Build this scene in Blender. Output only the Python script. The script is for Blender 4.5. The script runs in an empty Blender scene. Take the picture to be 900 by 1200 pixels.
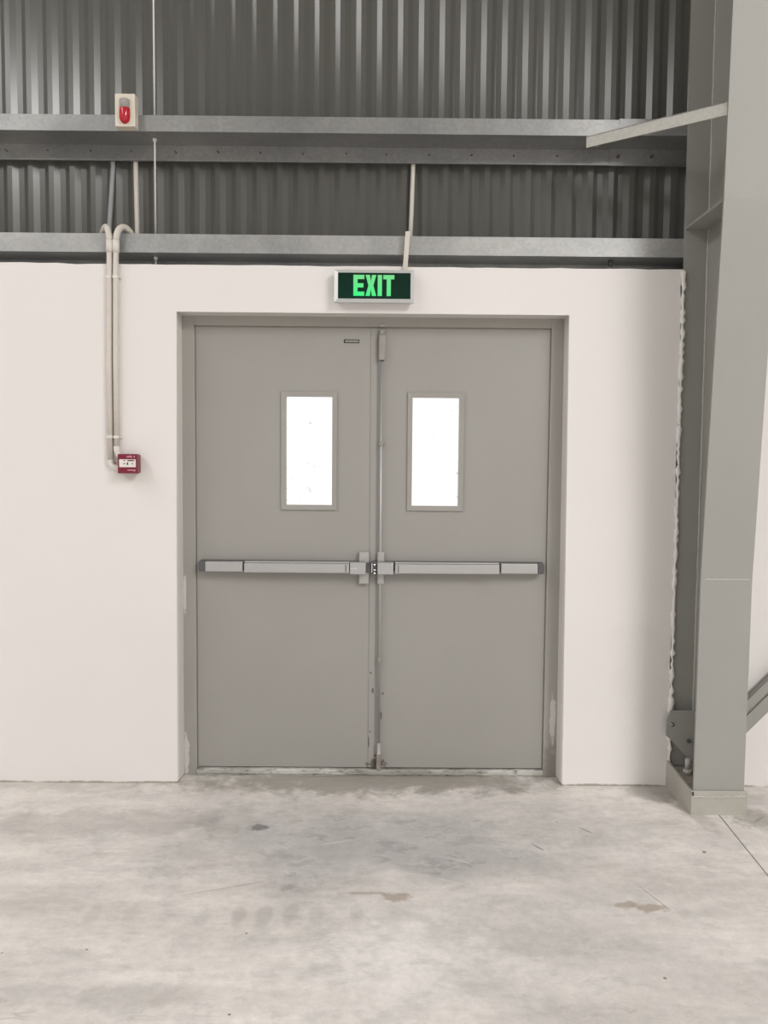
import bpy, bmesh, math, random
from mathutils import Matrix, Vector
random.seed(7)
S = bpy.context.scene
COL = S.collection

# ------------------------------------------------------------------ camera
cam_d = bpy.data.cameras.new('camera'); cam = bpy.data.objects.new('camera', cam_d); COL.objects.link(cam)
YAW, PITCH, ROLL = 0.00460666, -0.06153017, 0.00821679
_f = Vector((math.sin(YAW)*math.cos(PITCH), math.cos(YAW)*math.cos(PITCH), math.sin(PITCH)))
_r = Vector((math.cos(YAW), -math.sin(YAW), 0)); _u = _r.cross(_f)
_R = math.cos(ROLL)*_r + math.sin(ROLL)*_u; _U = -math.sin(ROLL)*_r + math.cos(ROLL)*_u
cam.matrix_world = Matrix(((_R.x, _U.x, -_f.x, 0.04054563), (_R.y, _U.y, -_f.y, -3.8068191), (_R.z, _U.z, -_f.z, 1.54621084), (0, 0, 0, 1)))
cam_d.sensor_fit = 'VERTICAL'; cam_d.sensor_height = 36; cam_d.lens = 36*950/1200
cam_d.clip_start = 0.05
S.camera = cam

# ------------------------------------------------------------------ world, lights, exposure
W = bpy.data.worlds.new('sky'); S.world = W; W.use_nodes = True
W.node_tree.nodes['Background'].inputs[0].default_value = (1.0, 0.988, 0.972, 1)
W.node_tree.nodes['Background'].inputs[1].default_value = 1.15
S.view_settings.view_transform = 'Standard'; S.view_settings.look = 'None'
S.view_settings.gamma = 1.0; S.view_settings.use_curve_mapping = False
S.view_settings.exposure = 0.0

SKYLIGHTS = [(-5.7, -5.9, 10.2), (5.6, -8.3, 5.6)]     # x, y, length along the hall
def skylight_lamp(x, y, length, power):
    d = bpy.data.lights.new('skylight_lamp', 'AREA'); d.shape = 'RECTANGLE'; d.size = 1.8; d.size_y = length
    d.energy = power; d.color = (1.0, 0.985, 0.97)
    o = bpy.data.objects.new('skylight_lamp', d); o.location = (x, y, 6.9); COL.objects.link(o)
skylight_lamp(*SKYLIGHTS[0], 440)
skylight_lamp(*SKYLIGHTS[1], 920)

# ------------------------------------------------------------------ node helpers / materials
def newmat(name):
    m = bpy.data.materials.new(name); m.use_nodes = True
    return m, m.node_tree.nodes, m.node_tree.links, m.node_tree.nodes['Principled BSDF']

def coords(N):
    return N.new('ShaderNodeNewGeometry').outputs['Position']

def noise(N, L, vec, scale, detail=5, rough=0.6, stretch=None):
    if stretch:
        mp = N.new('ShaderNodeMapping'); mp.inputs['Scale'].default_value = stretch
        L.new(vec, mp.inputs['Vector']); vec = mp.outputs['Vector']
    n = N.new('ShaderNodeTexNoise'); n.inputs['Scale'].default_value = scale
    n.inputs['Detail'].default_value = detail; n.inputs['Roughness'].default_value = rough
    L.new(vec, n.inputs['Vector']); return n.outputs['Fac']

def ramp(N, L, fac, a, b, ca=(0, 0, 0, 1), cb=(1, 1, 1, 1)):
    r = N.new('ShaderNodeValToRGB'); r.color_ramp.elements[0].position = a; r.color_ramp.elements[1].position = b
    r.color_ramp.elements[0].color = ca; r.color_ramp.elements[1].color = cb
    L.new(fac, r.inputs[0]); return r.outputs[0]

def mix(N, L, fac, a, b, mode='MIX'):
    m = N.new('ShaderNodeMixRGB'); m.blend_type = mode
    for s, v in ((m.inputs[0], fac), (m.inputs[1], a), (m.inputs[2], b)):
        if hasattr(v, 'is_output') or hasattr(v, 'links'): L.new(v, s)
        else: s.default_value = v
    return m.outputs[0]

def math_n(N, L, op, a, b=None, clamp=False):
    m = N.new('ShaderNodeMath'); m.operation = op; m.use_clamp = clamp
    for s, v in ((m.inputs[0], a), (m.inputs[1], b)):
        if v is None: continue
        if hasattr(v, 'links'): L.new(v, s)
        else: s.default_value = v
    return m.outputs[0]

def blob(N, L, vec, c, r, warp=None, soft=0.35, rot=0.0):
    """1 inside an ellipsoid at c with radii r, fading to 0 at its rim; rim distorted by warp (0..1 noise)."""
    mp = N.new('ShaderNodeMapping'); mp.vector_type = 'TEXTURE'
    mp.inputs['Scale'].default_value = r; mp.inputs['Location'].default_value = c; mp.inputs['Rotation'].default_value = (0, 0, rot)
    L.new(vec, mp.inputs['Vector'])
    ln = N.new('ShaderNodeVectorMath'); ln.operation = 'LENGTH'; L.new(mp.outputs['Vector'], ln.inputs[0])
    d = ln.outputs['Value']
    if warp is not None:
        d = math_n(N, L, 'ADD', d, math_n(N, L, 'MULTIPLY', math_n(N, L, 'SUBTRACT', warp, 0.5), 2.2))
    mr = N.new('ShaderNodeMapRange'); mr.interpolation_type = 'SMOOTHSTEP'
    mr.inputs['From Min'].default_value = 1.0; mr.inputs['From Max'].default_value = 1.0 - soft
    L.new(d, mr.inputs['Value']); return mr.outputs['Result']

def bump(N, L, P, fac, strength, dist=0.002):
    b = N.new('ShaderNodeBump'); b.inputs['Strength'].default_value = strength; b.inputs['Distance'].default_value = dist
    L.new(fac, b.inputs['Height']); L.new(b.outputs['Normal'], P.inputs['Normal'])

def c4(c): return (*c, 1)

def paint(name, col, rough=0.5, metal=0.0, var=0.06, vscale=3.0, bs=0.0, bscale=60, stretch=None, spec=0.5):
    m, N, L, P = newmat(name)
    v = coords(N)
    n = noise(N, L, v, vscale, stretch=stretch)
    lo = tuple(max(0, q*(1-var)) for q in col); hi = tuple(min(1, q*(1+var)) for q in col)
    L.new(ramp(N, L, n, 0.3, 0.7, c4(lo), c4(hi)), P.inputs['Base Color'])
    P.inputs['Roughness'].default_value = rough; P.inputs['Metallic'].default_value = metal
    P.inputs['Specular IOR Level'].default_value = spec
    if bs: bump(N, L, P, noise(N, L, v, bscale), bs)
    return m

M = {}
M['door'] = paint('door_grey_paint', (0.34, 0.327, 0.307), 0.42, var=0.03, vscale=1.3, bs=0.04, bscale=25)
def door_chips():
    m = M['door']; N, L = m.node_tree.nodes, m.node_tree.links; P = N['Principled BSDF']
    v = coords(N); w = noise(N, L, v, 60, 6, 0.7)
    src = P.inputs['Base Color'].links[0].from_socket
    for c, r in (((0.000, 0.11, 0.515), (0.005, 0.02, 0.006)), ((0.010, 0.11, 0.428), (0.006, 0.02, 0.016)), ((0.060, 0.114, 0.412), (0.006, 0.02, 0.007)),
                 ((0.052, 0.114, 0.30), (0.005, 0.02, 0.024)), ((0.0, 0.11, 0.22), (0.005, 0.02, 0.006)), ((-0.008, 0.11, 0.17), (0.004, 0.02, 0.03)),
                 ((0.03, 0.114, 0.06), (0.05, 0.02, 0.03)), ((0.03, 0.114, 0.10), (0.012, 0.02, 0.006))):
        src = mix(N, L, math_n(N, L, 'MULTIPLY', blob(N, L, v, c, r, w, 0.3), 0.85), src, (0.09, 0.075, 0.06, 1))
    L.new(src, P.inputs['Base Color'])
door_chips()
M['column'] = paint('column_grey_paint', (0.335, 0.33, 0.308), 0.5, var=0.03, vscale=2.0, bs=0.05, bscale=30)
M['weld'] = paint('weld_bead', (0.50, 0.49, 0.45), 0.5, var=0.1, vscale=60, bs=0.5, bscale=120)
M['alu'] = paint('brushed_aluminium', (0.47, 0.463, 0.46), 0.4, metal=0.5, var=0.04, vscale=40, stretch=(0.3, 4, 8))
M['alu_plate'] = paint('satin_plate', (0.44, 0.43, 0.41), 0.45, metal=0.3, var=0.04, vscale=20)
M['latch'] = paint('painted_latch', (0.32, 0.305, 0.285), 0.4, metal=0.2, var=0.06, vscale=20)
M['chrome'] = paint('bright_steel', (0.75, 0.75, 0.76), 0.2, metal=1.0, var=0.05, vscale=20)
M['black'] = paint('black_plastic', (0.03, 0.03, 0.03), 0.5, var=0.1)
M['darkgrey'] = paint('dark_grey_plastic', (0.10, 0.10, 0.105), 0.5, var=0.1, vscale=20)
M['galv_rod'] = paint('zinc_rod', (0.80, 0.79, 0.76), 0.4, metal=0.15, var=0.1, vscale=60)
M['pvc'] = paint('cream_conduit', (0.66, 0.615, 0.555), 0.5, var=0.03, vscale=6)
M['pvc_grey'] = paint('grey_conduit', (0.33, 0.33, 0.345), 0.5, var=0.04, vscale=6)
M['pvc_white'] = paint('white_plastic', (0.74, 0.70, 0.65), 0.45, var=0.03, vscale=6)
M['red'] = paint('red_plastic', (0.20, 0.016, 0.036), 0.35, var=0.05, vscale=12)
M['cream_box'] = paint('cream_enamel', (0.72, 0.66, 0.56), 0.4, var=0.03, vscale=9)
M['sign_alu'] = paint('sign_frame_silver', (0.56, 0.57, 0.56), 0.4, metal=0.35, var=0.03, vscale=20)
M['grille'] = paint('grey_grille', (0.36, 0.345, 0.32), 0.6, var=0.06, vscale=30)
M['print_white'] = paint('print_white', (0.80, 0.75, 0.73), 0.6, var=0.02)
M['print_black'] = paint('print_black', (0.04, 0.035, 0.035), 0.6, var=0.02)
M['print_pink'] = paint('print_pale_pink', (0.70, 0.36, 0.42), 0.5, var=0.02)
M['print_grey'] = paint('print_grey', (0.34, 0.32, 0.30), 0.5, var=0.05)
M['frp'] = paint('roof_translucent_sheet', (0.8, 0.8, 0.76), 0.5)
M['hall'] = paint('hall_wall', (0.45, 0.44, 0.42), 0.6)
M['roof'] = paint('roof_sheet', (0.42, 0.42, 0.40), 0.5)

def galv(name='galvanised_steel', k=1.0):
    m, N, L, P = newmat(name)
    v = coords(N)
    vo = N.new('ShaderNodeTexVoronoi'); vo.inputs['Scale'].default_value = 70; L.new(v, vo.inputs['Vector'])
    sp = ramp(N, L, vo.outputs['Color'], 0.1, 0.9, (0.27*k, 0.27*k, 0.268*k, 1), (0.315*k, 0.315*k, 0.312*k, 1))
    bl = ramp(N, L, noise(N, L, v, 2.2, 6), 0.35, 0.7, (0.82, 0.83, 0.84, 1), (1.2, 1.2, 1.19, 1))
    L.new(mix(N, L, 1.0, sp, bl, 'MULTIPLY'), P.inputs['Base Color'])
    P.inputs['Metallic'].default_value = 0.5; P.inputs['Roughness'].default_value = 0.38
    return m
M['galv'] = galv()
M['galv_sheen'] = galv('galvanised_steel_sheen', 1.4)  # same steel, its stronger reflections put into a paler base colour

def cladding():
    m, N, L, P = newmat('dark_grey_cladding')
    v = coords(N)
    n = noise(N, L, v, 1.2, 4, stretch=(1, 1, 0.15))
    c = ramp(N, L, n, 0.3, 0.7, (0.096, 0.095, 0.086, 1), (0.114, 0.112, 0.102, 1))
    L.new(c, P.inputs['Base Color'])
    P.inputs['Roughness'].default_value = 0.2; P.inputs['Specular IOR Level'].default_value = 0.5
    bump(N, L, P, noise(N, L, v, 14, 4, stretch=(1, 1, 0.2)), 0.06)
    return m
M['clad'] = cladding()

def plaster():
    m, N, L, P = newmat('white_plaster')
    v = coords(N)
    n = noise(N, L, v, 1.1, 6)
    base = ramp(N, L, n, 0.3, 0.7, (0.79, 0.76, 0.742, 1), (0.815, 0.788, 0.77, 1))
    # greyer patch around the gusset plate, brownish dark edge along the foot, and dusty reveals of the opening
    dn = noise(N, L, v, 6, 8, 0.7)
    d1 = blob(N, L, v, (1.30, 0.0, 0.55), (0.2, 0.1, 0.45), dn, 0.9)
    d2 = blob(N, L, v, (0.0, 0.09, 0.0), (3.5, 0.3, 0.013), dn, 0.5)
    base = mix(N, L, math_n(N, L, 'MULTIPLY', d1, 0.12), base, (0.5, 0.47, 0.44, 1))
    base = mix(N, L, math_n(N, L, 'MULTIPLY', d2, 0.8), base, (0.26, 0.23, 0.19, 1))
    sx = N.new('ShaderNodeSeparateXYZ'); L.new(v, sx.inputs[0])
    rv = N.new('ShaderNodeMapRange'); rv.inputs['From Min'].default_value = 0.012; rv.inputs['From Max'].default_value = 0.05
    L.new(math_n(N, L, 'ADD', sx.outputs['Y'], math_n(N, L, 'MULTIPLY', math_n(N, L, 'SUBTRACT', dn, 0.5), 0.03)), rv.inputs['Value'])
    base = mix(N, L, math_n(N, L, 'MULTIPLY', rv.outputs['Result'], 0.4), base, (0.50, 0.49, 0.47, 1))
    L.new(base, P.inputs['Base Color']); P.inputs['Roughness'].default_value = 0.75
    P.inputs['Specular IOR Level'].default_value = 0.3
    bump(N, L, P, noise(N, L, v, 9, 8, 0.55), 0.10, 0.006)
    return m
M['plaster'] = plaster()

def frame_paint():
    m, N, L, P = newmat('door_frame_paint')
    v = coords(N); dn = noise(N, L, v, 22, 8, 0.7)
    base = ramp(N, L, noise(N, L, v, 2, 4), 0.3, 0.7, (0.355, 0.341, 0.314, 1), (0.375, 0.36, 0.332, 1))
    s1 = blob(N, L, v, (0.895, 0.10, 0.30), (0.016, 0.05, 0.13), dn, 0.3)
    s2 = blob(N, L, v, (-0.905, 0.10, 0.12), (0.018, 0.05, 0.12), dn, 0.3)
    s3 = blob(N, L, v, (-0.906, 0.10, 0.9), (0.008, 0.05, 0.12), dn, 0.3)
    d = blob(N, L, v, (0.89, 0.10, 0.05), (0.06, 0.05, 0.2), dn, 0.8)
    base = mix(N, L, math_n(N, L, 'MULTIPLY', d, 0.5), base, (0.18, 0.155, 0.125, 1))
    for s in (s1, s2, s3): base = mix(N, L, math_n(N, L, 'MULTIPLY', s, 0.85), base, (0.66, 0.63, 0.59, 1))
    L.new(base, P.inputs['Base Color']); P.inputs['Roughness'].default_value = 0.45
    return m
M['frame'] = frame_paint()

def sill():
    m, N, L, P = newmat('worn_sill')
    v = coords(N)
    n = noise(N, L, v, 48, 10, 0.75, stretch=(0.4, 1, 1.6))
    c = ramp(N, L, n, 0.36, 0.47, (0.13, 0.12, 0.105, 1), (0.60, 0.595, 0.565, 1))
    big = ramp(N, L, noise(N, L, v, 2.3, 3), 0.4, 0.6, (0.55, 0.53, 0.5, 1), (1, 1, 1, 1))
    L.new(mix(N, L, 1.0, c, big, 'MULTIPLY'), P.inputs['Base Color'])
    P.inputs['Roughness'].default_value = 0.7; bump(N, L, P, n, 0.6, 0.004)
    return m
M['sill'] = sill()

def glass():
    m, N, L, P = newmat('flecked_glass')  # grey flecks on the pane stand in for washed-out foliage outside
    v = coords(N)
    N.remove(P); out = N['Material Output']
    tr = N.new('ShaderNodeBsdfTransparent'); gl = N.new('ShaderNodeBsdfGlossy'); gl.inputs['Roughness'].default_value = 0.05
    df = N.new('ShaderNodeBsdfDiffuse'); df.inputs[0].default_value = (0.45, 0.45, 0.43, 1)
    s = ramp(N, L, noise(N, L, v, 38, 4, 0.6), 0.60, 0.70)
    big = ramp(N, L, noise(N, L, v, 6, 3, 0.6), 0.46, 0.60)
    a = N.new('ShaderNodeMixShader'); a.inputs[0].default_value = 0.05; L.new(tr.outputs[0], a.inputs[1]); L.new(gl.outputs[0], a.inputs[2])
    b = N.new('ShaderNodeMixShader'); L.new(math_n(N, L, 'MULTIPLY', math_n(N, L, 'MULTIPLY', s, big), 0.42), b.inputs[0])
    L.new(a.outputs[0], b.inputs[1]); L.new(df.outputs[0], b.inputs[2]); L.new(b.outputs[0], out.inputs[0])
    return m
M['glass'] = glass()

def lit(name, lo, hi, z0, z1, x0, x1, s):
    """backlit plastic: brighter toward the lamp low at one end"""
    m, N, L, P = newmat(name)
    v = coords(N); sx = N.new('ShaderNodeSeparateXYZ'); L.new(v, sx.inputs[0])
    a = N.new('ShaderNodeMapRange'); a.inputs['From Min'].default_value = z1; a.inputs['From Max'].default_value = z0; L.new(sx.outputs['Z'], a.inputs['Value'])
    b = N.new('ShaderNodeMapRange'); b.inputs['From Min'].default_value = x1; b.inputs['From Max'].default_value = x0; L.new(sx.outputs['X'], b.inputs['Value'])
    f = math_n(N, L, 'MULTIPLY', a.outputs['Result'], math_n(N, L, 'ADD', math_n(N, L, 'MULTIPLY', b.outputs['Result'], 0.6), 0.4))
    c = mix(N, L, f, c4(lo), c4(hi))
    P.inputs['Base Color'].default_value = (*[q*0.06 for q in lo], 1); P.inputs['Roughness'].default_value = 0.35; P.inputs['Specular IOR Level'].default_value = 0.15
    L.new(c, P.inputs['Emission Color']); P.inputs['Emission Strength'].default_value = s
    return m
M['exit_letter'] = lit('exit_letters_lit', (0.20, 0.76, 0.28), (0.0, 1.0, 0.25), 2.295, 2.395, -0.10, 0.09, 0.92)
M['exit_panel'] = lit('exit_panel_green', (0.004, 0.034, 0.021), (0.004, 0.046, 0.027), 2.28, 2.41, -0.17, 0.18, 0.6)
M['lens_red'] = paint('red_lens', (0.52, 0.018, 0.035), 0.12, var=0.03)

def concrete():
    m, N, L, P = newmat('polished_concrete')
    v = coords(N)
    w1 = noise(N, L, v, 2.2, 8, 0.62); w2 = noise(N, L, v, 7, 9, 0.68); w3 = noise(N, L, v, 24, 8, 0.75)
    big = noise(N, L, v, 0.9, 6, 0.6)
    streak = noise(N, L, v, 2.0, 7, 0.65, stretch=(0.55, 2.0, 1))
    warm = ramp(N, L, streak, 0.34, 0.66, (0.545, 0.508, 0.475, 1), (0.87, 0.82, 0.78, 1))
    cool = ramp(N, L, w1, 0.32, 0.68, (0.335, 0.32, 0.325, 1), (0.56, 0.54, 0.543, 1))
    zone = blob(N, L, v, (0.10, -0.58, 0), (1.35, 0.52, 1), w1, 0.85)
    zone2 = blob(N, L, v, (0.55, -1.2, 0), (0.9, 0.5, 1), w1, 0.9)
    fac = math_n(N, L, 'MAXIMUM', zone, math_n(N, L, 'MULTIPLY', zone2, 0.5))
    base = mix(N, L, math_n(N, L, 'MULTIPLY', fac, 0.95, True), warm, cool)
    # pale worn patches
    pale = ramp(N, L, w2, 0.55, 0.70)
    base = mix(N, L, math_n(N, L, 'MULTIPLY', pale, 0.35), base, (0.74, 0.71, 0.675, 1))
    p2 = blob(N, L, v, (0.12, -1.38, 0), (0.5, 0.42, 1), w2, 0.95)
    base = mix(N, L, math_n(N, L, 'MULTIPLY', p2, 0.75), base, (0.95, 0.91, 0.885, 1))
    # grey cloudy trowel marks
    cl = ramp(N, L, noise(N, L, v, 3.1, 9, 0.7, stretch=(0.7, 1.5, 1)), 0.54, 0.70)
    base = mix(N, L, math_n(N, L, 'MULTIPLY', cl, 0.5), base, (0.36, 0.345, 0.33, 1))
    mid = noise(N, L, v, 6.5, 10, 0.74, stretch=(0.75, 1.25, 1))
    base = mix(N, L, math_n(N, L, 'MULTIPLY', ramp(N, L, mid, 0.50, 0.60), 0.34), base, (0.34, 0.33, 0.325, 1))
    base = mix(N, L, math_n(N, L, 'MULTIPLY', ramp(N, L, mid, 0.46, 0.38), 0.30), base, (0.74, 0.71, 0.685, 1))
    fine = ramp(N, L, w3, 0.3, 0.7, (0.90, 0.90, 0.90, 1), (1.09, 1.09, 1.09, 1))
    base = mix(N, L, 1.0, base, fine, 'MULTIPLY')
    # dirt drifted along the wall foot and in the doorway
    for c, r, s, colr in [((0.0, 0.06, 0), (1.15, 0.24, 1), 0.7, (0.25, 0.225, 0.195, 1)),
                          ((1.36, -0.06, 0), (0.2, 0.16, 1), 0.6, (0.25, 0.23, 0.2, 1)),
                          ((-1.9, 0.0, 0), (1.3, 0.13, 1), 0.3, (0.36, 0.335, 0.3, 1)),
                          ((-1.1, -0.42, 0), (0.75, 0.17, 1), 0.34, (0.30, 0.28, 0.26, 1)),
                          ((1.70, -0.36, 0), (0.13, 0.13, 1), 0.6, (0.27, 0.25, 0.22, 1)),
                          ((1.45, -0.25, 0), (0.07, 0.26, 1), 0.4, (0.25, 0.23, 0.2, 1)),
                          ((-0.463, -0.468, 0), (0.05, 0.036, 1), 0.8, (0.16, 0.155, 0.16, 1)),
                          ((-0.75, -0.84, 0), (0.13, 0.06, 1), 0.25, (0.3, 0.29, 0.28, 1)),
                          ((0.11, -1.01, 0), (0.065, 0.035, 1), 0.7, (0.37, 0.29, 0.235, 1)),
                          ((-0.005, -0.985, 0), (0.11, 0.012, 1), 0.55, (0.37, 0.29, 0.24, 1)),
                          ((0.92, -1.055, 0), (0.06, 0.03, 1), 0.65, (0.36, 0.285, 0.23, 1)),
                          ((0.99, -1.07, 0), (0.085, 0.034, 1), 0.7, (0.36, 0.285, 0.23, 1)),
                          ((-0.65, -1.55, 0), (0.22, 0.07, 1), 0.3, (0.34, 0.325, 0.31, 1))]:
        base = mix(N, L, math_n(N, L, 'MULTIPLY', blob(N, L, v, c, r, w2 if max(r[:2]) > 0.15 else w3, 0.55), s, True), base, colr)
    # short scrapes and scratches
    for (xa, ya), (xb, yb), w_, k_, colr in (((0.667, -0.60), (0.713, -0.664), 0.006, 0.8, (0.22, 0.20, 0.19, 1)), ((0.88, -0.42), (0.96, -0.53), 0.0055, 0.7, (0.22, 0.20, 0.19, 1)),
                                   ((1.0, -0.89), (1.09, -1.16), 0.007, 0.6, (0.80, 0.77, 0.73, 1)), ((0.985, -0.87), (1.08, -1.14), 0.0045, 0.6, (0.34, 0.31, 0.28, 1)),
                                   ((-0.72, -1.03), (-0.33, -0.89), 0.006, 0.4, (0.34, 0.31, 0.28, 1)), ((0.3, -0.7), (0.42, -0.78), 0.005, 0.5, (0.76, 0.74, 0.72, 1)),
                                   ((-0.2, -0.62), (-0.02, -0.56), 0.006, 0.5, (0.76, 0.74, 0.73, 1)), ((0.62, -1.5), (0.72, -1.42), 0.005, 0.5, (0.85, 0.82, 0.78, 1)),
                                   ((0.2, -0.85), (0.5, -0.98), 0.005, 0.4, (0.8, 0.78, 0.76, 1)), ((1.66, -0.40), (1.74, -0.33), 0.008, 0.6, (0.22, 0.20, 0.18, 1))):
        ln_ = math.hypot(xb-xa, yb-ya)/2
        b_ = blob(N, L, v, ((xa+xb)/2, (ya+yb)/2, 0), (ln_, w_, 1), w2, 0.6, math.atan2(yb-ya, xb-xa))
        base = mix(N, L, math_n(N, L, 'MULTIPLY', b_, k_, True), base, colr)
    # faint row of boot prints
    for x in (-0.80, -0.68, -0.55, -0.43, -0.345, -0.255, -0.17, -0.03, -0.93):
        k = 0.30 if x in (-0.43, -0.345, -0.255) else 0.18
        base = mix(N, L, math_n(N, L, 'MULTIPLY', blob(N, L, v, (x, -1.135, 0), (0.034, 0.085, 1), w2, 0.6), k), base, (0.30, 0.285, 0.27, 1))
    # small dark pits and hairline scratches
    vo = N.new('ShaderNodeTexVoronoi'); vo.inputs['Scale'].default_value = 3.2; L.new(v, vo.inputs['Vector'])
    base = mix(N, L, ramp(N, L, vo.outputs['Distance'], 0.018, 0.03, (1, 1, 1, 1), (0, 0, 0, 1)), base, (0.12, 0.11, 0.10, 1))
    vo2 = N.new('ShaderNodeTexVoronoi'); vo2.inputs['Scale'].default_value = 5.3; L.new(v, vo2.inputs['Vector'])
    base = mix(N, L, ramp(N, L, vo2.outputs['Distance'], 0.016, 0.026, (1, 1, 1, 1), (0, 0, 0, 1)), base, (0.17, 0.155, 0.14, 1))
    for rot, sc in ((0.5, 1.6), (-0.9, 2.1)):
        mp = N.new('ShaderNodeMapping'); mp.inputs['Rotation'].default_value = (0, 0, rot); mp.inputs['Scale'].default_value = (0.35*sc, 2.5*sc, 1)
        L.new(v, mp.inputs['Vector'])
        nn = N.new('ShaderNodeTexNoise'); nn.inputs['Scale'].default_value = 1.5; nn.inputs['Detail'].default_value = 3; L.new(mp.outputs['Vector'], nn.inputs['Vector'])
        ln = math_n(N, L, 'ABSOLUTE', math_n(N, L, 'SUBTRACT', nn.outputs['Fac'], 0.5))
        k = ramp(N, L, ln, 0.0, 0.004, (1, 1, 1, 1), (0, 0, 0, 1))
        gate = ramp(N, L, noise(N, L, v, 2.4 + sc, 3), 0.55, 0.65)
        base = mix(N, L, math_n(N, L, 'MULTIPLY', math_n(N, L, 'MULTIPLY', k, gate), 0.4), base, (0.36, 0.33, 0.30, 1))
    L.new(base, P.inputs['Base Color'])
    L.new(ramp(N, L, w1, 0.3, 0.7, (0.42, 0.42, 0.42, 1), (0.62, 0.62, 0.62, 1)), P.inputs['Roughness'])
    P.inputs['Specular IOR Level'].default_value = 0.4
    bump(N, L, P, w2, 0.10, 0.004)
    return m
M['concrete'] = concrete()
M['concrete_grey'] = paint('painted_plinth', (0.42, 0.405, 0.365), 0.6, var=0.1, vscale=7, bs=0.3, bscale=30)
M['base_dirt'] = paint('dusty_base_plate', (0.27, 0.235, 0.205), 0.8, var=0.2, vscale=20)
M['joint'] = paint('joint_filler', (0.09, 0.08, 0.07), 0.9, var=0.2, vscale=20)

# ------------------------------------------------------------------ mesh helpers
class MB:
    def __init__(s): s.bm = bmesh.new()
    def box(s, x0, x1, y0, y1, z0, z1, bev=0.0, seg=2):
        r = bmesh.ops.create_cube(s.bm, size=1.0); vs = r['verts']
        for v in vs:
            v.co = Vector(((x0+x1)/2 + v.co.x*(x1-x0), (y0+y1)/2 + v.co.y*(y1-y0), (z0+z1)/2 + v.co.z*(z1-z0)))
        if bev:
            es = list({e for v in vs for e in v.link_edges})
            bmesh.ops.bevel(s.bm, geom=es, offset=bev, segments=seg, affect='EDGES', profile=0.5)
        return s
    def prism(s, pts, d, axis='y', bev=0.0):
        """polygon of 3-D points swept by vector d"""
        a = [s.bm.verts.new(p) for p in pts]; d = Vector(d)
        b = [s.bm.verts.new(Vector(p)+d) for p in pts]
        n = len(pts)
        fs = [s.bm.faces.new(a), s.bm.faces.new(list(reversed(b)))]
        for i in range(n): fs.append(s.bm.faces.new((a[i], b[i], b[(i+1) % n], a[(i+1) % n])))
        if bev:
            es = list({e for f in fs[:2] for e in f.edges})
            bmesh.ops.bevel(s.bm, geom=es, offset=bev, segments=2, affect='EDGES', profile=0.5)
        return s
    def tube(s, pts, r, n=12):
        P = [Vector(p) for p in pts]; rings = []
        up = Vector((0, 0, 1))
        for i, p in enumerate(P):
            t = (P[min(i+1, len(P)-1)] - P[max(i-1, 0)]).normalized()
            ref = Vector((0, 1, 0)) if abs(t.y) < 0.9 else Vector((1, 0, 0))
            a = t.cross(ref).normalized(); b = t.cross(a).normalized()
            rr = r[i] if isinstance(r, (list, tuple)) else r
            rings.append([s.bm.verts.new(p + rr*(math.cos(2*math.pi*k/n)*a + math.sin(2*math.pi*k/n)*b)) for k in range(n)])
        for A, B in zip(rings, rings[1:]):
            for k in range(n):
                s.bm.faces.new((A[k], A[(k+1) % n], B[(k+1) % n], B[k])).smooth = True
        s.bm.faces.new(list(reversed(rings[0]))); s.bm.faces.new(rings[-1])
        return s
    def ring(s, xo0, xo1, zo0, zo1, xi0, xi1, zi0, zi1, y0, y1, yi=None):
        """rectangular frame in the XZ plane: outer and inner rectangle, front y0, back y1; yi = depth of the inner lip"""
        yi = y0 if yi is None else yi
        O = [(xo0, zo0), (xo1, zo0), (xo1, zo1), (xo0, zo1)]; I = [(xi0, zi0), (xi1, zi0), (xi1, zi1), (xi0, zi1)]
        of = [s.bm.verts.new((x, y0, z)) for x, z in O]; fi = [s.bm.verts.new((x, yi, z)) for x, z in I]
        ob = [s.bm.verts.new((x, y1, z)) for x, z in O]; ib = [s.bm.verts.new((x, y1, z)) for x, z in I]
        for k in range(4):
            j = (k+1) % 4
            s.bm.faces.new((of[k], of[j], fi[j], fi[k])); s.bm.faces.new((fi[k], fi[j], ib[j], ib[k]))
            s.bm.faces.new((ib[k], ib[j], ob[j], ob[k])); s.bm.faces.new((ob[k], ob[j], of[j], of[k]))
        return s
    def build(s, name, mat, parent=None, smooth=False):
        bmesh.ops.recalc_face_normals(s.bm, faces=s.bm.faces)
        me = bpy.data.meshes.new(name); s.bm.to_mesh(me); s.bm.free()
        if smooth:
            for p in me.polygons: p.use_smooth = True
        me.materials.append(M[mat]); o = bpy.data.objects.new(name, me); COL.objects.link(o)
        if parent: o.parent = parent
        return o

def tag(o, label, cat=None, group=None, kind=None):
    o['label'] = label
    if cat: o['category'] = cat
    if group: o['group'] = group
    if kind: o['kind'] = kind
    return o

def empty(name, loc):
    """a thing's root at its base; children are built in world coordinates and re-based"""
    o = bpy.data.objects.new(name, None); COL.objects.link(o); o.location = loc; o.empty_display_size = 0.05
    return o

def adopt(child, parent):
    child.parent = parent
    bpy.context.view_layer.update()
    child.matrix_parent_inverse = parent.matrix_world.inverted()
    return child

def part(mb, name, mat, root, **k):
    o = mb.build(name, mat, None, **k); return adopt(o, root)

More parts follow.
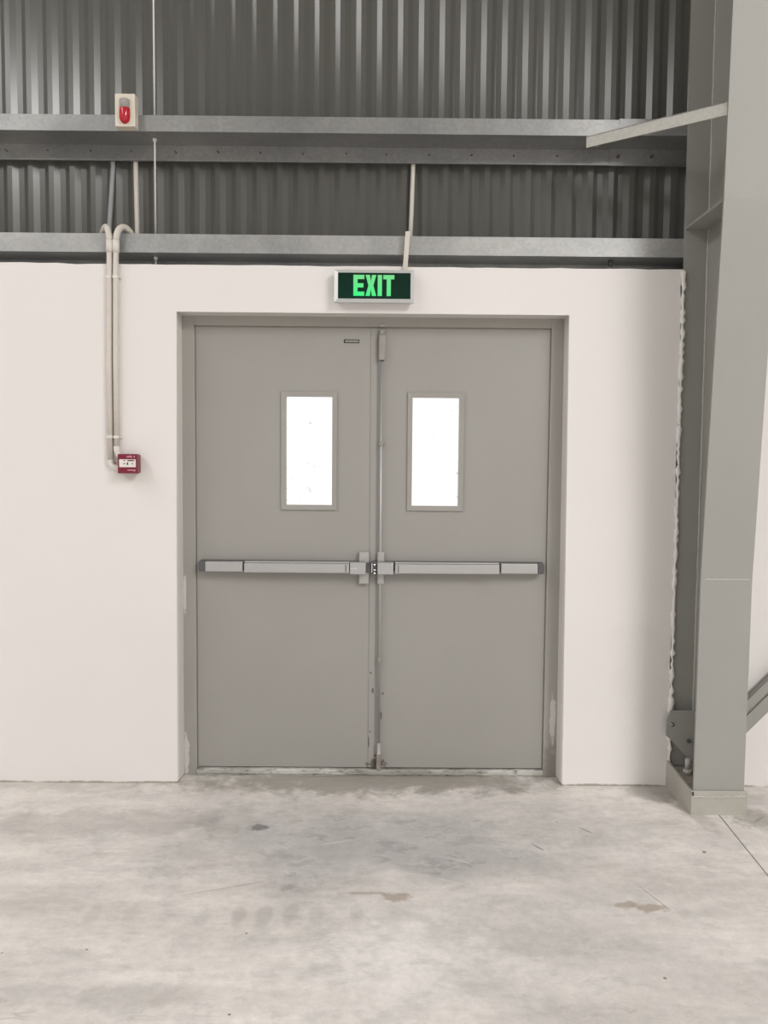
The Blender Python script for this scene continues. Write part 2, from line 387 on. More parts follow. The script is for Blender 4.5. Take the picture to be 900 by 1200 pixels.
# ------------------------------------------------------------------ floor and roof
JX0, JX1 = 1.585, 1.12    # saw-cut joint: X at Y=0 and at Y=-7
fl = MB()
fl.prism([(-8, -13, 0), (JX1-0.42, -13, 0), (JX0-0.003, 0.21, 0), (-8, 0.21, 0)], (0, 0, -0.12))
floor = tag(fl.build('floor', 'concrete'), 'pale worn concrete floor slab in front of the double doors', kind='structure')
m = MB(); m.prism([(JX1-0.414, -13, 0), (8, -13, 0), (8, 0.21, 0), (JX0+0.003, 0.21, 0)], (0, 0, -0.12))
adopt(m.build('concrete_slab', 'concrete'), floor)
m = MB(); m.prism([(JX1-0.43, -13, -0.006), (JX1-0.404, -13, -0.006), (JX0+0.013, 0.21, -0.006), (JX0-0.013, 0.21, -0.006)], (0, 0, -0.02))
adopt(m.build('joint_filler', 'joint'), floor)

roof = MB()
xs = [-8, -6.6, -4.8, 4.7, 6.5, 8]
for a, b in ((0, 1), (2, 3), (4, 5)): roof.box(xs[a], xs[b], -13, 0.3, 7.0, 7.04)
for x, y, l in SKYLIGHTS:
    roof.box(x-0.9, x+0.9, y+l/2, 0.3, 7.0, 7.04); roof.box(x-0.9, x+0.9, -13, y-l/2, 7.0, 7.04)
ceiling = tag(roof.build('ceiling', 'roof'), 'grey metal roof sheeting high above the floor', kind='structure')
for x, y, l in SKYLIGHTS:
    adopt(MB().box(x-0.9, x+0.9, y-l/2, y+l/2, 7.0, 7.01).build('skylight_sheet', 'frp'), ceiling)

# the rest of the hall, behind and beside the camera: side walls and a rear wall with a wide open loading door
tag(MB().box(-8.2, -8, -13, 0.25, 0, 7).build('wall_left', 'hall'), 'far side wall of the hall, left', kind='structure')
tag(MB().box(8, 8.2, -13, 0.25, 0, 7).build('wall_far_right', 'hall'), 'far side wall of the hall, right', kind='structure')
m = MB(); m.box(-8, -2.6, -13.2, -13, 0, 7); m.box(2.6, 8, -13.2, -13, 0, 7); m.box(-2.6, 2.6, -13.2, -13, 3.8, 7)
tag(m.build('wall_front', 'hall'), 'rear wall of the hall with a wide open loading doorway', kind='structure')

# ------------------------------------------------------------------ rendered wall with the door opening
WALL_Z = 2.447; OX0, OX1, OZ = -0.917, 0.920, 2.2405
def wall_back():
    bm = bmesh.new()
    top = []; n = 90
    for i in range(n+1):
        x = -6 + (1.437+6)*i/n
        top.append((x, WALL_Z + random.uniform(-0.0022, 0.0022) + (0.004 if x < -1.42 else 0)))
    right = []
    k = 64
    for i in range(1, k):
        z = WALL_Z*i/k
        right.append((1.433 + random.uniform(-0.004, 0.004) + 0.004*math.sin(z*7) - (0.004 if z > 1.9 else 0), z))
    outline = [(-6, 0), (OX0-0.003, 0), (OX0, OZ), (OX1-0.003, OZ), (OX1+0.003, 0)]
    outline += [(1.433, 0)] + right + list(reversed(top))
    f = [bm.verts.new((x, 0, z)) for x, z in outline]
    def back(x, z):
        if abs(x) < 1.0 and 0 <= z < 2.3: # the reveal narrows slightly toward the frame
            return ((abs(x)-0.011)*(1 if x > 0 else -1), z - (0.012 if z > 1 else 0))
        return (x, z)
    b = [bm.verts.new((back(x, z)[0], 0.21, back(x, z)[1])) for x, z in outline]
    bm.faces.new(f); bm.faces.new(list(reversed(b)))
    for i in range(len(f)):
        j = (i+1) % len(f); bm.faces.new((f[i], b[i], b[j], f[j]))
    bm.edges.ensure_lookup_table()
    es = [bm.edges.get((f[1], f[2])), bm.edges.get((f[2], f[3])), bm.edges.get((f[3], f[4]))]
    bmesh.ops.bevel(bm, geom=es, offset=0.007, segments=3, affect='EDGES', profile=0.5)
    bmesh.ops.triangulate(bm, faces=[q for q in bm.faces if len(q.verts) > 8])
    mb = MB(); mb.bm.free(); mb.bm = bm
    return mb.build('wall_back', 'plaster')
wb = tag(wall_back(), 'white plastered wall around the grey double doors', kind='structure')
# raw plaster lip smeared against the column flange
m = MB(); pts = []
for i in range(131):
    z = 0.02 + (WALL_Z-0.03)*i/130
    pts.append((1.437 + random.uniform(-0.0035, 0.0035), -0.002 + random.uniform(-0.003, 0.002), z))
m.tube(pts, [random.choice((0.003, 0.005, 0.006, 0.008, 0.0125)) + random.uniform(0, 0.003) for _ in pts], 7)
adopt(m.build('plaster_lip', 'plaster'), wb)
wr = tag(MB().box(1.663, 6, 0.0, 0.21, 0, WALL_Z).build('wall_right', 'plaster'), 'white plastered wall to the right of the steel column', kind='structure')

adopt(MB().box(1.432, 1.664, 0.022, 0.21, 0, WALL_Z).build('wall_infill', 'plaster'), wr)

# ------------------------------------------------------------------ dark corrugated cladding above
wu = empty('wall_upper', (0, 0.25, 2.40)); tag(wu, 'dark grey corrugated metal cladding above the plastered wall', kind='structure')
PITCH_C = 0.1005
def sheet_mesh(nrib, z0, z1):
    prof = []
    yc, yp = 0.0, 0.017
    for i in range(nrib):
        x = i*PITCH_C
        prof += [(x, yp), (x+0.0265, yp), (x+0.0515, yc), (x+0.0755, yc)]
    prof.append((nrib*PITCH_C, yp))
    bm = bmesh.new(); t = 0.0012
    a0 = [bm.verts.new((x, y, z0)) for x, y in prof]; a1 = [bm.verts.new((x, y, z1)) for x, y in prof]
    b0 = [bm.verts.new((x, y+t, z0)) for x, y in prof]; b1 = [bm.verts.new((x, y+t, z1)) for x, y in prof]
    for i in range(len(prof)-1):
        bm.faces.new((a0[i], a0[i+1], a1[i+1], a1[i])); bm.faces.new((b0[i+1], b0[i], b1[i], b1[i+1]))
        bm.faces.new((a0[i], b0[i], b0[i+1], a0[i+1])); bm.faces.new((a1[i], a1[i+1], b1[i+1], b1[i]))
    bm.faces.new((a0[0], a1[0], b1[0], b0[0])); bm.faces.new((a0[-1], b0[-1], b1[-1], a1[-1]))
    bmesh.ops.recalc_face_normals(bm, faces=bm.faces)
    me = bpy.data.meshes.new('cladding_sheet'); bm.to_mesh(me); bm.free(); me.materials.append(M['clad']); return me
sm = sheet_mesh(10, 2.36, 7.0)
for k in range(-6, 6):
    o = bpy.data.objects.new('cladding_sheet', sm); COL.objects.link(o)
    o.location = (0.181 + k*1.005, 0.216 + (0.0015 if k % 2 else 0), 0); adopt(o, wu)

# ------------------------------------------------------------------ Z-section girts
def z_girt(x0, x1, zw, zt, zb, y0=0.02, y1=0.19, t=0.0035):
    m = MB()
    p = [(x0, y0, zt), (x0, y0+0.016, zt), (x0, y0+0.016, zt-t), (x0, y0+t, zt-t), (x0, y0+t, zw+t), (x0, y1, zw+t), (x0, y1, zb), (x0, y1-0.014, zb),
         (x0, y1-0.014, zb+t), (x0, y1-t, zb+t), (x0, y1-t, zw), (x0, y0, zw)]
    m.prism(p, (x1-x0, 0, 0)); return m
g1 = tag(z_girt(-6, 1.127, 3.0535, 3.126, 2.978, 0.0215).build('girt', 'galv'), 'upper galvanised steel girt crossing the dark cladding behind the alarm beacon', 'girt', 'galvanised wall girts')
g2 = tag(z_girt(-6, 6.0, 2.507, 2.592, 2.460, 0.0215).build('girt', 'galv_sheen'), 'lower galvanised steel girt just above the top of the white wall', 'girt', 'galvanised wall girts')
g3 = tag(z_girt(1.128, 6.0, 3.0575, 3.131, 2.976, 0.0208, 0.188).build('girt', 'galv'), 'galvanised girt piece continuing the upper girt from its splice behind the column', 'girt')
# tips of the cladding screws along the upper girt's hanging flange
sb = bmesh.new(); bmesh.ops.create_cone(sb, cap_ends=True, segments=8, radius1=0.0045, radius2=0.0015, depth=0.02, matrix=Matrix.Rotation(math.pi/2, 4, 'X'))
sme = bpy.data.meshes.new('screw'); sb.to_mesh(sme); sb.free(); sme.materials.append(M['darkgrey'])
for k in range(14):
    o = bpy.data.objects.new('screw', sme); COL.objects.link(o)
    o.location = (-1.77 + k*0.2035 + random.uniform(-0.006, 0.006), 0.178, 3.022 + random.uniform(-0.003, 0.003)); o.rotation_euler = (random.uniform(-.2, .2), 0, random.uniform(-.4, .4)); adopt(o, g1)
for x, par, z in ((1.17, g3, 3.02), (1.33, g3, 3.02)):
    m = MB(); m.tube([(x, 0.165, z), (x, 0.184, z)], 0.007, 6); adopt(m.build('bolt', 'darkgrey'), par)
m = MB(); m.tube([(1.12, 0.09, 2.48), (1.12, 0.09, 2.507)], 0.012, 6); adopt(m.build('bolt', 'darkgrey'), g2)

# sag rod with nuts, through both girts
sr = empty('sag_rod', (-1.031, 0.10, 2.45)); tag(sr, 'thin vertical steel sag rod running through girts right of the alarm beacon', 'rod')
m = MB(); m.tube([(-1.031, 0.10, 2.45), (-1.031, 0.10, 6.9)], 0.0045, 8); part(m, 'rod', 'galv_rod', sr)
for z in (3.046, 3.064, 2.50, 2.517):
    m = MB(); m.tube([(-1.031, 0.10, z-0.006), (-1.031, 0.10, z+0.006)], 0.011, 6); part(m, 'nut', 'galv_rod', sr)

# ------------------------------------------------------------------ steel column
col = empty('steel_column', (1.549, -0.15, 0.0)); tag(col, 'tapered grey painted steel column rising from a raised plinth', 'column')
CX0, CX1, WX = 1.437, 1.660, 1.553
FY = [(0.10, -0.307), (1.05, -0.314), (2.635, -0.424), (3.7, -0.458), (7.0, -0.56)]   # outer face of the front flange
def fy(z):
    for (za, ya), (zb, yb) in zip(FY, FY[1:]):
        if z <= zb: return ya + (yb-ya)*(z-za)/(zb-za)
    return FY[-1][1]
T = 0.012
m = MB(); m.prism([(CX0, y, z) for z, y in FY] + [(CX0, y+T, z) for z, y in reversed(FY)], (CX1-CX0, 0, 0)); part(m, 'front_flange', 'column', col)
part(MB().box(CX0+0.003, CX1, 0.008, 0.020, 0.10, 7.0), 'rear_flange', 'column', col)
m = MB(); m.prism([(WX-0.004, y+T, z) for z, y in FY] + [(WX-0.004, 0.008, 7.0), (WX-0.004, 0.008, 0.10)], (0.008, 0, 0)); part(m, 'web', 'column', col)
for xa, xb in ((CX0+0.004, WX-0.004), (WX+0.004, CX1-0.002)):
    part(MB().box(xa, xb, fy(2.635)+T, 0.008, 2.630, 2.642), 'stiffener_plate', 'column', col)
m = MB(); m.tube([(WX-0.006+random.uniform(-.0008, .0008), 0.006, 0.12+i*0.06) for i in range(110)], [0.0035+random.uniform(0, 0.0016) for _ in range(110)], 6)
part(m, 'weld_bead', 'weld', col)
m = MB(); m.tube([(CX0+0.012+i*(CX1-CX0-0.024)/24, fy(1.05)-0.0005, 1.048+random.uniform(-.0012, .0012)) for i in range(25)], [0.0028+random.uniform(0, 0.001) for _ in range(25)], 6)
part(m, 'weld_bead', 'weld', col)
# gusset for the missing left brace
GY = -0.062
gp = [(1.414, 0.388), (1.396, 0.345), (1.396, 0.27), (1.425, 0.245), (1.515, 0.150), (WX-0.004, 0.135), (WX-0.004, 0.388)]
m = MB(); m.prism([(x, GY, z) for x, z in gp], (0, 0.010, 0)); gs = part(m, 'gusset_plate', 'column', col)
for x, z in ((1.423, 0.325), (1.503, 0.246)):
    m = MB(); m.tube([(x, GY-0.010, z), (x, GY, z)], 0.010, 10); adopt(m.build('bolt_hole', 'darkgrey'), gs)
m = MB(); m.tube([(1.417, GY-0.013, 0.327), (1.417, GY, 0.327)], 0.006, 8); adopt(m.build('bolt', 'alu_plate'), gs)
gp2 = [(2*WX-x, z) for x, z in gp]
m = MB(); m.prism([(x, GY, z) for x, z in gp2], (0, 0.010, 0)); part(m, 'gusset_plate', 'column', col)
# base plate and anchor bolts inside the plinth
part(MB().box(1.432, 1.668, -0.302, 0.0, 0.082, 0.100), 'base_plate', 'base_dirt', col)
for (x, y) in ((1.490, -0.095), (1.490, -0.215), (1.616, -0.095), (1.616, -0.215)):
    m = MB(); m.tube([(x, y, 0.10), (x, y, 0.122)], 0.021, 6); m.tube([(x, y, 0.122), (x, y, 0.172)], 0.0125, 10)
    part(m, 'anchor_bolt', 'weld', col)

# plinth
pl = empty('plinth', (1.545, -0.16, 0)); tag(pl, 'low grey painted concrete plinth under the steel column', 'plinth')
def ragged_box():
    mb = MB(); mb.box(1.424, 1.672, -0.318, 0.0, 0.0, 0.083)
    return mb
part(ragged_box(), 'plinth_block', 'concrete_grey', pl)
m = MB(); m.box(1.424, 1.672, -0.318, -0.3085, 0.083, 0.108, 0.003); part(m, 'grout_rim', 'concrete_grey', pl)
m = MB(); m.prism([(1.424, -0.318, 0.083), (1.424, 0.0, 0.083), (1.424, 0.0, 0.128), (1.424, -0.318, 0.105)], (0.010, 0, 0)); part(m, 'grout_rim', 'concrete_grey', pl)
m = MB(); m.prism([(1.672, -0.318, 0.083), (1.672, 0.0, 0.083), (1.672, 0.0, 0.105), (1.672, -0.318, 0.1)], (-0.004, 0, 0)); part(m, 'grout_rim', 'concrete_grey', pl)
m = MB(); m.tube([(1.424+0.248*i/30, -0.318, 0.083+random.uniform(-.003, .003)) for i in range(31)], [random.uniform(.002, .0045) for _ in range(31)], 6); part(m, 'paint_ridge', 'weld', pl)

# diagonal brace going up to the right
br = empty('diagonal_brace', (1.66, GY, 0.3)); tag(br, 'grey steel diagonal brace rising to the right behind the column', 'brace')
a = math.radians(46.0); ux, uz = math.cos(a), math.sin(a); px, pz = -math.sin(a), math.cos(a)
def brace_bar(s0, s1, w0, w1, y0, y1):
    bx, bz = 1.700, 0.306      # a point on the dark gap line
    q = [(bx+ux*s+px*w, bz+uz*s+pz*w) for s, w in ((s0, w0), (s1, w0), (s1, w1), (s0, w1))]
    m = MB(); m.prism([(x, y0, z) for x, z in q], (0, y1-y0, 0)); return m
part(brace_bar(0.0, 2.6, 0.003, 0.044, GY-0.010, GY-0.002), 'upper_angle', 'column', br)
part(brace_bar(0.0, 2.6, -0.050, -0.002, GY-0.018, GY-0.010), 'lower_angle', 'column', br)
part(brace_bar(0.0, 2.6, -0.076, -0.050, GY+0.012, GY+0.020), 'lower_leg', 'column', br)
part(brace_bar(0.0, 2.6, 0.036, 0.044, GY-0.002, GY+0.020), 'upper_leg', 'column', br)

# fly brace between the upper girt and the column's front flange
fb = empty('fly_brace', (0.966, -0.02, 3.0)); tag(fb, 'pale steel fly brace slanting from upper girt to column', 'brace')
A, B = Vector((0.966, -0.020, 0)), Vector((1.455, -0.438, 0))
d = (B-A); n_ = Vector((d.y, -d.x, 0)).normalized()       # toward the camera side
if n_.y > 0: n_ = -n_
m = MB(); t_ = -n_*0.005
m.prism([A+Vector((0, 0, 2.984)), B+Vector((0, 0, 2.966)), B+Vector((0, 0, 3.020)), A+Vector((0, 0, 3.034))], t_); part(m, 'upright_leg', 'weld', fb)
m = MB(); h_ = -n_*0.045
m.prism([A+Vector((0, 0, 3.034)), B+Vector((0, 0, 3.020)), B+h_+Vector((0, 0, 3.020)), A+h_+Vector((0.0, 0, 3.034))], (0, 0, -0.005)); part(m, 'top_leg', 'weld', fb)
m = MB(); m.tube([(1.02, 0.0, 3.0), (1.02, 0.0, 3.0535)], 0.008, 6); part(m, 'bolt', 'galv_rod', fb)

# ------------------------------------------------------------------ door frame, sill, leaves
FYF = 0.105
fr = MB()
def jamb(x0, x1, z0, z1): fr.box(x0, x1, FYF, 0.20, z0, z1, 0.0015, 1)
jamb(-0.914, -0.852, 0.0, 2.236); jamb(0.852, 0.917, 0.0, 2.236); jamb(-0.852, 0.852, 2.189, 2.236)
# rebate behind the leaves
fr.box(-0.853, -0.8474, 0.119, 0.20, 0.03, 2.189); fr.box(0.8474, 0.853, 0.119, 0.20, 0.03, 2.189); fr.box(-0.853, 0.853, 0.119, 0.20, 2.1845, 2.19)
frame = tag(fr.build('trim_1', 'frame'), 'grey steel door frame set back in the plastered opening', kind='structure')
m = MB(); m.box(0.030, 0.058, 0.095, FYF, 2.188, 2.202, 0.002); adopt(m.build('strike_plate', 'alu_plate'), frame)
sl = MB(); n = 70
pts = [(-0.851 + 1.702*i/n, 0.0 if i in (0, n) else random.uniform(-0.002, 0.002)) for i in range(n+1)]
poly = [(x, 0.098 + abs(e), 0.0) for x, e in pts]
bm = sl.bm
rows = [[bm.verts.new((x, y, z + (e*1.2 if z > 0 else 0))) for x, e in pts] for y, z in ((0.106, 0.0), (0.106, 0.011), (0.095, 0.0125), (0.094, 0.029), (0.100, 0.034), (0.20, 0.034), (0.20, 0.0))]
for Arow, Brow in zip(rows, rows[1:]):
    for i in range(n): bm.faces.new((Arow[i], Arow[i+1], Brow[i+1], Brow[i]))
tag(sl.build('trim_2', 'sill'), 'worn sill strip with flaking white paint under the doors', kind='structure')

LY0, LY1, LZ0, LZ1 = 0.114, 0.156, 0.041, 2.184
def leaf(name, x0, x1, wx0, wx1, wz0, wz1, label):
    m = MB(); m.ring(x0, x1, LZ0, LZ1, wx0, wx1, wz0, wz1, LY0, LY1)
    d = tag(m.build(name, 'door'), label, kind='structure')
    w = MB(); w.ring(wx0-0.022, wx1+0.022, wz0-0.022, wz1+0.022, wx0+0.001, wx1-0.001, wz0+0.001, wz1-0.001, LY0-0.009, LY0+0.012, LY0-0.006)
    # outer chamfer
    wf = adopt(w.build('window_frame', 'door'), d)
    g = MB(); g.box(wx0-0.002, wx1+0.002, 0.130, 0.134, wz0-0.002, wz1+0.002); adopt(g.build('pane', 'glass'), wf)
    return d
dl = leaf('door_1', -0.847, 0.003, -0.417, -0.193, 1.335, 1.858, 'left grey steel door leaf with small window and small black nameplate')
dr = leaf('door_2', 0.006, 0.847, 0.191, 0.418, 1.335, 1.858, 'right grey steel door leaf with small window and vertical latch rod')
m = MB(); m.box(-0.010, 0.020, LY0-0.004, LY0, LZ0, LZ1, 0.0012, 1); adopt(m.build('astragal', 'door'), dl)
# nameplate, its print too small to read: rows of tiny marks
npz = MB(); npz.box(-0.140, -0.066, LY0-0.002, LY0, 2.1125, 2.1305, 0.0005, 1); npo = adopt(npz.build('nameplate', 'black'), dl)
m = MB(); x = -0.133
for w_ in (0.006, 0.007, 0.004, 0.007, 0.005, 0.007, 0.006, 0.006):
    m.box(x, x+w_, LY0-0.0026, LY0-0.002, 2.1165, 2.1265); x += w_+0.002
adopt(m.build('lettering', 'print_grey'), npo)['kind'] = 'stuff'

def push_bar(d, sgn):
    """sgn -1: left leaf (cap at far left), +1: right leaf"""
    L_ = (lambda a, b: (a, b)) 
    if sgn < 0:
        cap, cov, gap, pad, mark, case, plate = (-0.829, -0.796), (-0.796, -0.617), (-0.617, -0.609), (-0.609, -0.106), (-0.125, -0.119), (-0.103, -0.027), (-0.061, -0.011)
    else:
        cap, cov, gap, pad, mark, case, plate = (0.798, 0.831), (0.622, 0.798), (0.614, 0.622), (0.113, 0.614), (0.126, 0.132), (0.029, 0.106), (0.029, 0.062)
    lo, hi = min(cap[0], pad[0], case[0]), max(cap[1], pad[1], case[1])
    m = MB(); m.box(lo+0.004, hi-0.004, 0.080, LY0, 1.019, 1.067); bar = adopt(m.build('push_bar', 'darkgrey'), d)
    def sub(mb, nm, mt): return adopt(mb.build(nm, mt), bar)
    sub(MB().box(*cap, 0.058, LY0, 1.015, 1.066, 0.006), 'end_cap', 'darkgrey')
    sub(MB().box(*cov, 0.052, 0.095, 1.016, 1.064, 0.003), 'rail_cover', 'alu')
    m = MB(); m.box(*pad, 0.046, 0.090, 1.013, 1.059, 0.004); m.box(pad[0], pad[1], 0.060, 0.09, 1.059, 1.067, 0.002); sub(m, 'push_pad', 'alu')
    m = MB()
    for k in range(4): m.box(*mark, 0.0452, 0.047, 1.020+k*0.009, 1.026+k*0.009)
    sub(m, 'grip_mark', 'darkgrey')
    sub(MB().box(*case, 0.044, 0.100, 1.008, 1.066, 0.004), 'latch_case', 'alu')
    sub(MB().box(*plate, 0.088, LY0, 0.955, 1.112, 0.005), 'mounting_plate', 'alu_plate')
    if sgn < 0:
        m = MB(); m.prism([(-0.027, 0.050, 1.016), (-0.004, 0.070, 1.016), (-0.004, 0.105, 1.016), (-0.027, 0.105, 1.016)], (0, 0, 0.046)); sub(m, 'latch_bolt', 'darkgrey')
        m = MB()
        for x in (-0.094, -0.083, -0.072): m.tube([(x, 0.0425, 1.036), (x, 0.046, 1.036)], 0.003, 8)
        sub(m, 'screw_head', 'chrome')
    else:
        m = MB(); m.box(0.004, 0.029, 0.066, LY0-0.004, 1.006, 1.068, 0.003); sub(m, 'roller_strike', 'darkgrey')
        m = MB()
        for z in (1.012, 1.028, 1.053): m.tube([(0.010, 0.064, z), (0.022, 0.064, z)], 0.0065, 10)
        m.box(0.000, 0.005, 0.072, 0.1, 1.015, 1.06, 0.001)
        sub(m, 'roller', 'chrome')
push_bar(dl, -1); push_bar(dr, 1)
# vertical rod set on the right leaf
m = MB(); m.tube([(0.0425, 0.096, 0.165), (0.0425, 0.096, 2.04)], 0.0058, 12); rod = adopt(m.build('latch_rod', 'alu'), dr)
for z in (1.634, 0.585):
    m = MB(); m.box(0.0335, 0.0515, 0.089, LY0, z-0.010, z+0.010, 0.002)
    if z > 1: m.box(0.026, 0.060, 0.105, LY0, z-0.007, z+0.007, 0.002)
    adopt(m.build('rod_guide', 'latch'), rod)
m = MB(); m.box(0.028, 0.057, 0.080, LY0, 2.030, 2.150, 0.004); m.box(0.033, 0.052, 0.086, LY0, 2.150, 2.176, 0.003); m.box(0.032, 0.053, 0.084, 0.1, 2.160, 2.166)
adopt(m.build('top_latch', 'latch'), dr)
m = MB(); m.prism([(0.036, 0.084, 0.172), (0.049, 0.084, 0.172), (0.052, 0.084, 0.115), (0.034, 0.084, 0.115)], (0, 0.027, 0)); adopt(m.build('bottom_latch', 'chrome'), dr)
m = MB(); m.box(0.031, 0.054, 0.086, LY0, 0.037, 0.115, 0.003); adopt(m.build('latch_housing', 'base_dirt'), dr)

# ------------------------------------------------------------------ exit sign
ex = empty('exit_sign', (0.004, 0.0, 2.275)); tag(ex, 'lit green exit sign in silver frame above the double doors', 'sign')
part(MB().box(-0.170, 0.180, -0.040, 0.0, 2.280, 2.416, 0.004), 'housing', 'sign_alu', ex)
m = MB(); m.ring(-0.178, 0.186, 2.273, 2.420, -0.161, 0.171, 2.291, 2.408, -0.052, -0.030, -0.047); part(m, 'frame', 'sign_alu', ex)
pn = part(MB().box(-0.163, 0.173, -0.045, -0.041, 2.289, 2.410), 'panel', 'exit_panel', ex)
def letter(polys):
    m = MB()
    for p in polys: m.prism([(x, -0.0465, z) for x, z in p], (0, 0.0015, 0))
    return m
ZB, ZT = 2.304, 2.3985; H = ZT-ZB; st = 0.019; bt = 0.019
def seg(x0, x1, z0, z1): return [(x0, z0), (x1, z0), (x1, z1), (x0, z1)]
e0, e1 = -0.0905, -0.0405
letter([[(e0, ZB), (e1, ZB), (e1, ZB+bt), (e0+st, ZB+bt), (e0+st, ZB+H/2-bt/2), (e1-0.004, ZB+H/2-bt/2), (e1-0.004, ZB+H/2+bt/2), (e0+st, ZB+H/2+bt/2), (e0+st, ZT-bt), (e1, ZT-bt), (e1, ZT), (e0, ZT)]]).build('letter_e', 'exit_letter').name
def add_letter(nm, polys): return adopt(letter(polys).build(nm, 'exit_letter'), pn)
adopt(bpy.data.objects['letter_e'], pn)
xc = -0.0105; xw = 0.0245; zc = (ZB+ZT)/2
add_letter('letter_x', [[(xc-xw, ZB), (xc-xw+0.020, ZB), (xc, zc-0.017), (xc+xw-0.020, ZB), (xc+xw, ZB), (xc+0.0115, zc), (xc+xw, ZT), (xc+xw-0.020, ZT), (xc, zc+0.017), (xc-xw+0.020, ZT), (xc-xw, ZT), (xc-0.0115, zc)]])
add_letter('letter_i', [seg(0.0205, 0.0400, ZB, ZT)])
t0, t1 = 0.0460, 0.0965; tm = (t0+t1)/2
add_letter('letter_t', [[(tm-st/2, ZB), (tm+st/2, ZB), (tm+st/2, ZT-bt), (t1, ZT-bt), (t1, ZT), (t0, ZT), (t0, ZT-bt), (tm-st/2, ZT-bt)]])
for x in (-0.115, 0.135):
    part(MB().box(x-0.014, x+0.014, -0.034, -0.004, 2.418, 2.426, 0.002), 'hanger_clip', 'sign_alu', ex)

# cable cover from the girt down to the sign, and the conduit above it
cc = empty('cable_cover', (0.146, -0.012, 2.42)); tag(cc, 'short white cable cover running from lower girt to exit sign', 'cable cover')
m = MB(); m.prism([(0.134, -0.016, 2.420), (0.156, -0.016, 2.420), (0.168, -0.016, 2.604), (0.146, -0.016, 2.604)], (0, 0.016, 0), bev=0.002); part(m, 'trunking', 'pvc', cc)
m = MB(); m.prism([(0.141, -0.0175, 2.420), (0.149, -0.0175, 2.420), (0.161, -0.0175, 2.604), (0.153, -0.0175, 2.604)], (0, 0.002, 0)); part(m, 'lid', 'pvc', cc)
def conduit(name, pts, r, mat, label):
    m = MB(); m.tube(pts, r, 14); return tag(m.build(name, mat), label, 'conduit', 'vertical conduits behind the girts')
conduit('conduit', [(0.170, 0.195, 2.46), (0.180, 0.197, 2.75), (0.186, 0.202, 2.98), (0.187, 0.203, 3.08)], 0.0105, 'pvc', 'single cream conduit behind the girts above the exit sign')
conduit('conduit', [(-1.288, 0.200, 2.47), (-1.283, 0.200, 2.65), (-1.262, 0.203, 2.95), (-1.255, 0.203, 3.08)], 0.0115, 'pvc_grey', 'leaning grey conduit behind the girts below the alarm beacon')
conduit('conduit', [(-1.142, 0.200, 2.47), (-1.147, 0.200, 2.66), (-1.152, 0.203, 2.95), (-1.153, 0.203, 3.08)], 0.0115, 'pvc', 'upright cream conduit behind the girts below the alarm beacon')

# ------------------------------------------------------------------ alarm beacon on the upper girt
sb_ = empty('alarm_beacon', (-1.13, 0.02, 3.045)); tag(sb_, 'cream alarm beacon with red lens mounted on the upper girt', 'alarm')
part(MB().box(-1.174, -1.083, -0.032, 0.0205, 3.053, 3.198, 0.003), 'housing', 'cream_box', sb_)
part(MB().box(-1.158, -1.100, -0.0345, -0.031, 3.066, 3.186, 0.002), 'face_plate', 'cream_box', sb_)
bx_, R_ = -1.128, 0.0245
m = MB(); m.tube([(bx_, -0.034, z) for z in (3.170, 3.167, 3.130)], [0.021, 0.023, 0.023], 20)
part(m, 'sounder_cap', 'grille', sb_)
m = MB()
zs = [3.130, 3.127] + [3.091] + [3.091-R_*math.sin(t*math.pi/12)*1.1 for t in range(1, 7)]
rs = [R_*0.97, R_, R_] + [max(0.001, R_*math.cos(t*math.pi/12)) for t in range(1, 7)]
m.tube([(bx_, -0.034, z) for z in zs], rs, 24); part(m, 'lens', 'lens_red', sb_)
for o in sb_.children:
    if o.name.startswith('lens'):
        for p in o.data.polygons: p.use_smooth = True

# ------------------------------------------------------------------ conduits and call point on the wall
CYW = -0.014
def arc(p0, p1, p2, n=12):
    P0, P1, P2 = map(Vector, (p0, p1, p2))
    return [((1-t)**2)*P0 + 2*t*(1-t)*P1 + t*t*P2 for t in [i/n for i in range(n+1)]]
def wall_conduit(x, xb, zlow, bend, label, elbow):
    r = empty('wall_conduit', (x, CYW, zlow)); tag(r, label, 'conduit', 'conduits down to the call point')
    m = MB(); m.tube([(x, CYW, zlow), (x, CYW, 2.0), (x+(xb-x)*0.6, CYW, 2.40), (xb, CYW, 2.555)], 0.0125, 16); part(m, 'pipe', 'pvc', r)
    m = MB(); m.tube([(xb-(xb-x)*0.1, CYW, 2.497), (xb, CYW, 2.552)], 0.0155, 16); part(m, 'coupler', 'pvc_white', r)
    p = arc((xb, CYW, 2.550), (xb+bend*0.10, CYW-0.002, 2.618), (xb+bend*0.55, 0.030, 2.622)) + arc((xb+bend*0.55, 0.030, 2.622), (xb+bend*0.85, 0.055, 2.615), (xb+bend, 0.070, 2.590), 6)[1:]
    m = MB(); m.tube(p, [0.0138+0.0007*(i % 2) for i in range(len(p))], 14); part(m, 'flexible_bend', 'pvc', r)
    e = MB(); e.tube(elbow, 0.015, 14); part(e, 'elbow', 'pvc_white', r)
    for z in (2.385, 1.652):
        s = MB(); xx = x+(xb-x)*(0.55 if z > 2 else 0)
        s.box(xx-0.0132, xx+0.0132, CYW-0.0130, 0.0, z-0.007, z+0.007, 0.003)
        s.box(xx+0.0125, xx+0.0235, -0.008, 0.0, z-0.007, z+0.007, 0.002); s.tube([(xx+0.019, -0.017, z), (xx+0.019, -0.006, z)], 0.0042, 10)
        part(s, 'saddle_clip', 'pvc_white', r)
    return r
wall_conduit(-1.220, -1.211, 1.53, -0.062, 'left cream conduit running down the wall to the bottom of red call point',
             arc((-1.220, CYW, 1.545), (-1.220, CYW, 1.508), (-1.176, CYW, 1.508)))
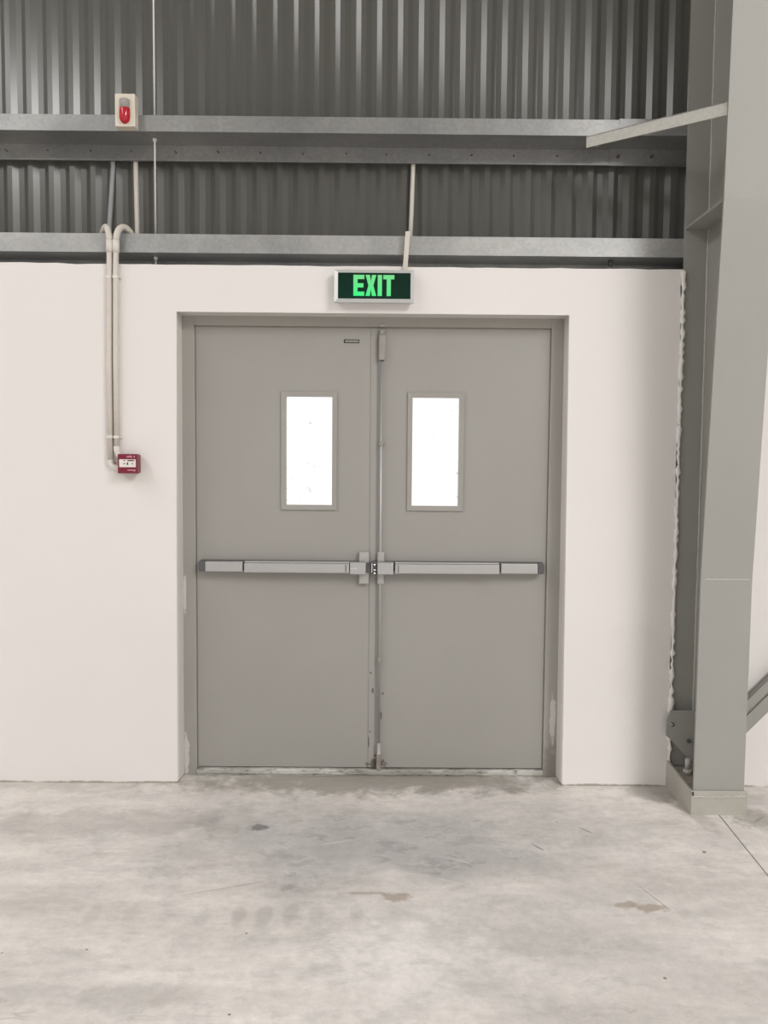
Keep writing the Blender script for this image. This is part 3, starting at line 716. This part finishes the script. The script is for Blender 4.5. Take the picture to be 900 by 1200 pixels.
wall_conduit(-1.189, -1.181, 1.60, 0.052, 'right cream conduit running down the wall to the top of red call point',
             [(-1.189, CYW, 1.61), (-1.189, CYW, 1.590), (-1.183, CYW, 1.570), (-1.174, CYW, 1.560)])

cp = empty('fire_call_point', (-1.12, 0.0, 1.48)); tag(cp, 'small red fire call point with white label on the white wall', 'call point')
CPX0, CPX1, CPZ0, CPZ1, CPY = -1.158, -1.066, 1.484, 1.574, -0.066
part(MB().box(-1.176, -1.082, -0.036, 0.0, CPZ0+0.002, CPZ1-0.002, 0.004), 'back_box', 'red', cp)
cv = part(MB().box(CPX0-0.012, CPX1-0.012, CPY, -0.034, CPZ0, CPZ1, 0.004), 'cover', 'red', cp)
x0, x1 = CPX0-0.012, CPX1-0.012; cw = x1-x0
lb = part(MB().box(x0+0.008, x1-0.008, CPY-0.0015, CPY+0.001, 1.513, 1.549, 0.0005, 1), 'label', 'print_white', cp)
m = MB(); yy = CPY-0.0020
m.box(x0+0.046, x0+0.076, yy, yy+0.001, 1.5405, 1.5460); m.box(x0+0.029, x0+0.035, yy, yy+0.001, 1.541, 1.546)
for xx, w_ in ((0.024, 0.011), (0.062, 0.010)):
    m.prism([(x0+xx, yy, 1.529), (x0+xx+w_, yy, 1.526), (x0+xx+w_, yy, 1.532)], (0, 0.001, 0))
m.box(x0+0.043, x0+0.050, yy, yy+0.001, 1.5235, 1.5345)
adopt(m.build('print', 'print_black'), lb)['kind'] = 'stuff'
m = MB(); yy = CPY-0.0008
for xx, w_, h_ in ((0.042, 0.004, 0.006), (0.048, 0.005, 0.007), (0.056, 0.006, 0.009), (0.064, 0.003, 0.006), (0.075, 0.004, 0.007)):
    m.box(x0+xx, x0+xx+w_, yy, CPY+0.001, 1.5575, 1.5575+h_)
m.box(x0+0.046, x0+0.080, yy, CPY+0.001, 1.4975, 1.5015); m.box(x0+0.072, x0+0.082, yy, CPY+0.001, 1.4945, 1.5030)
adopt(m.build('print', 'print_pink'), cv)['kind'] = 'stuff'
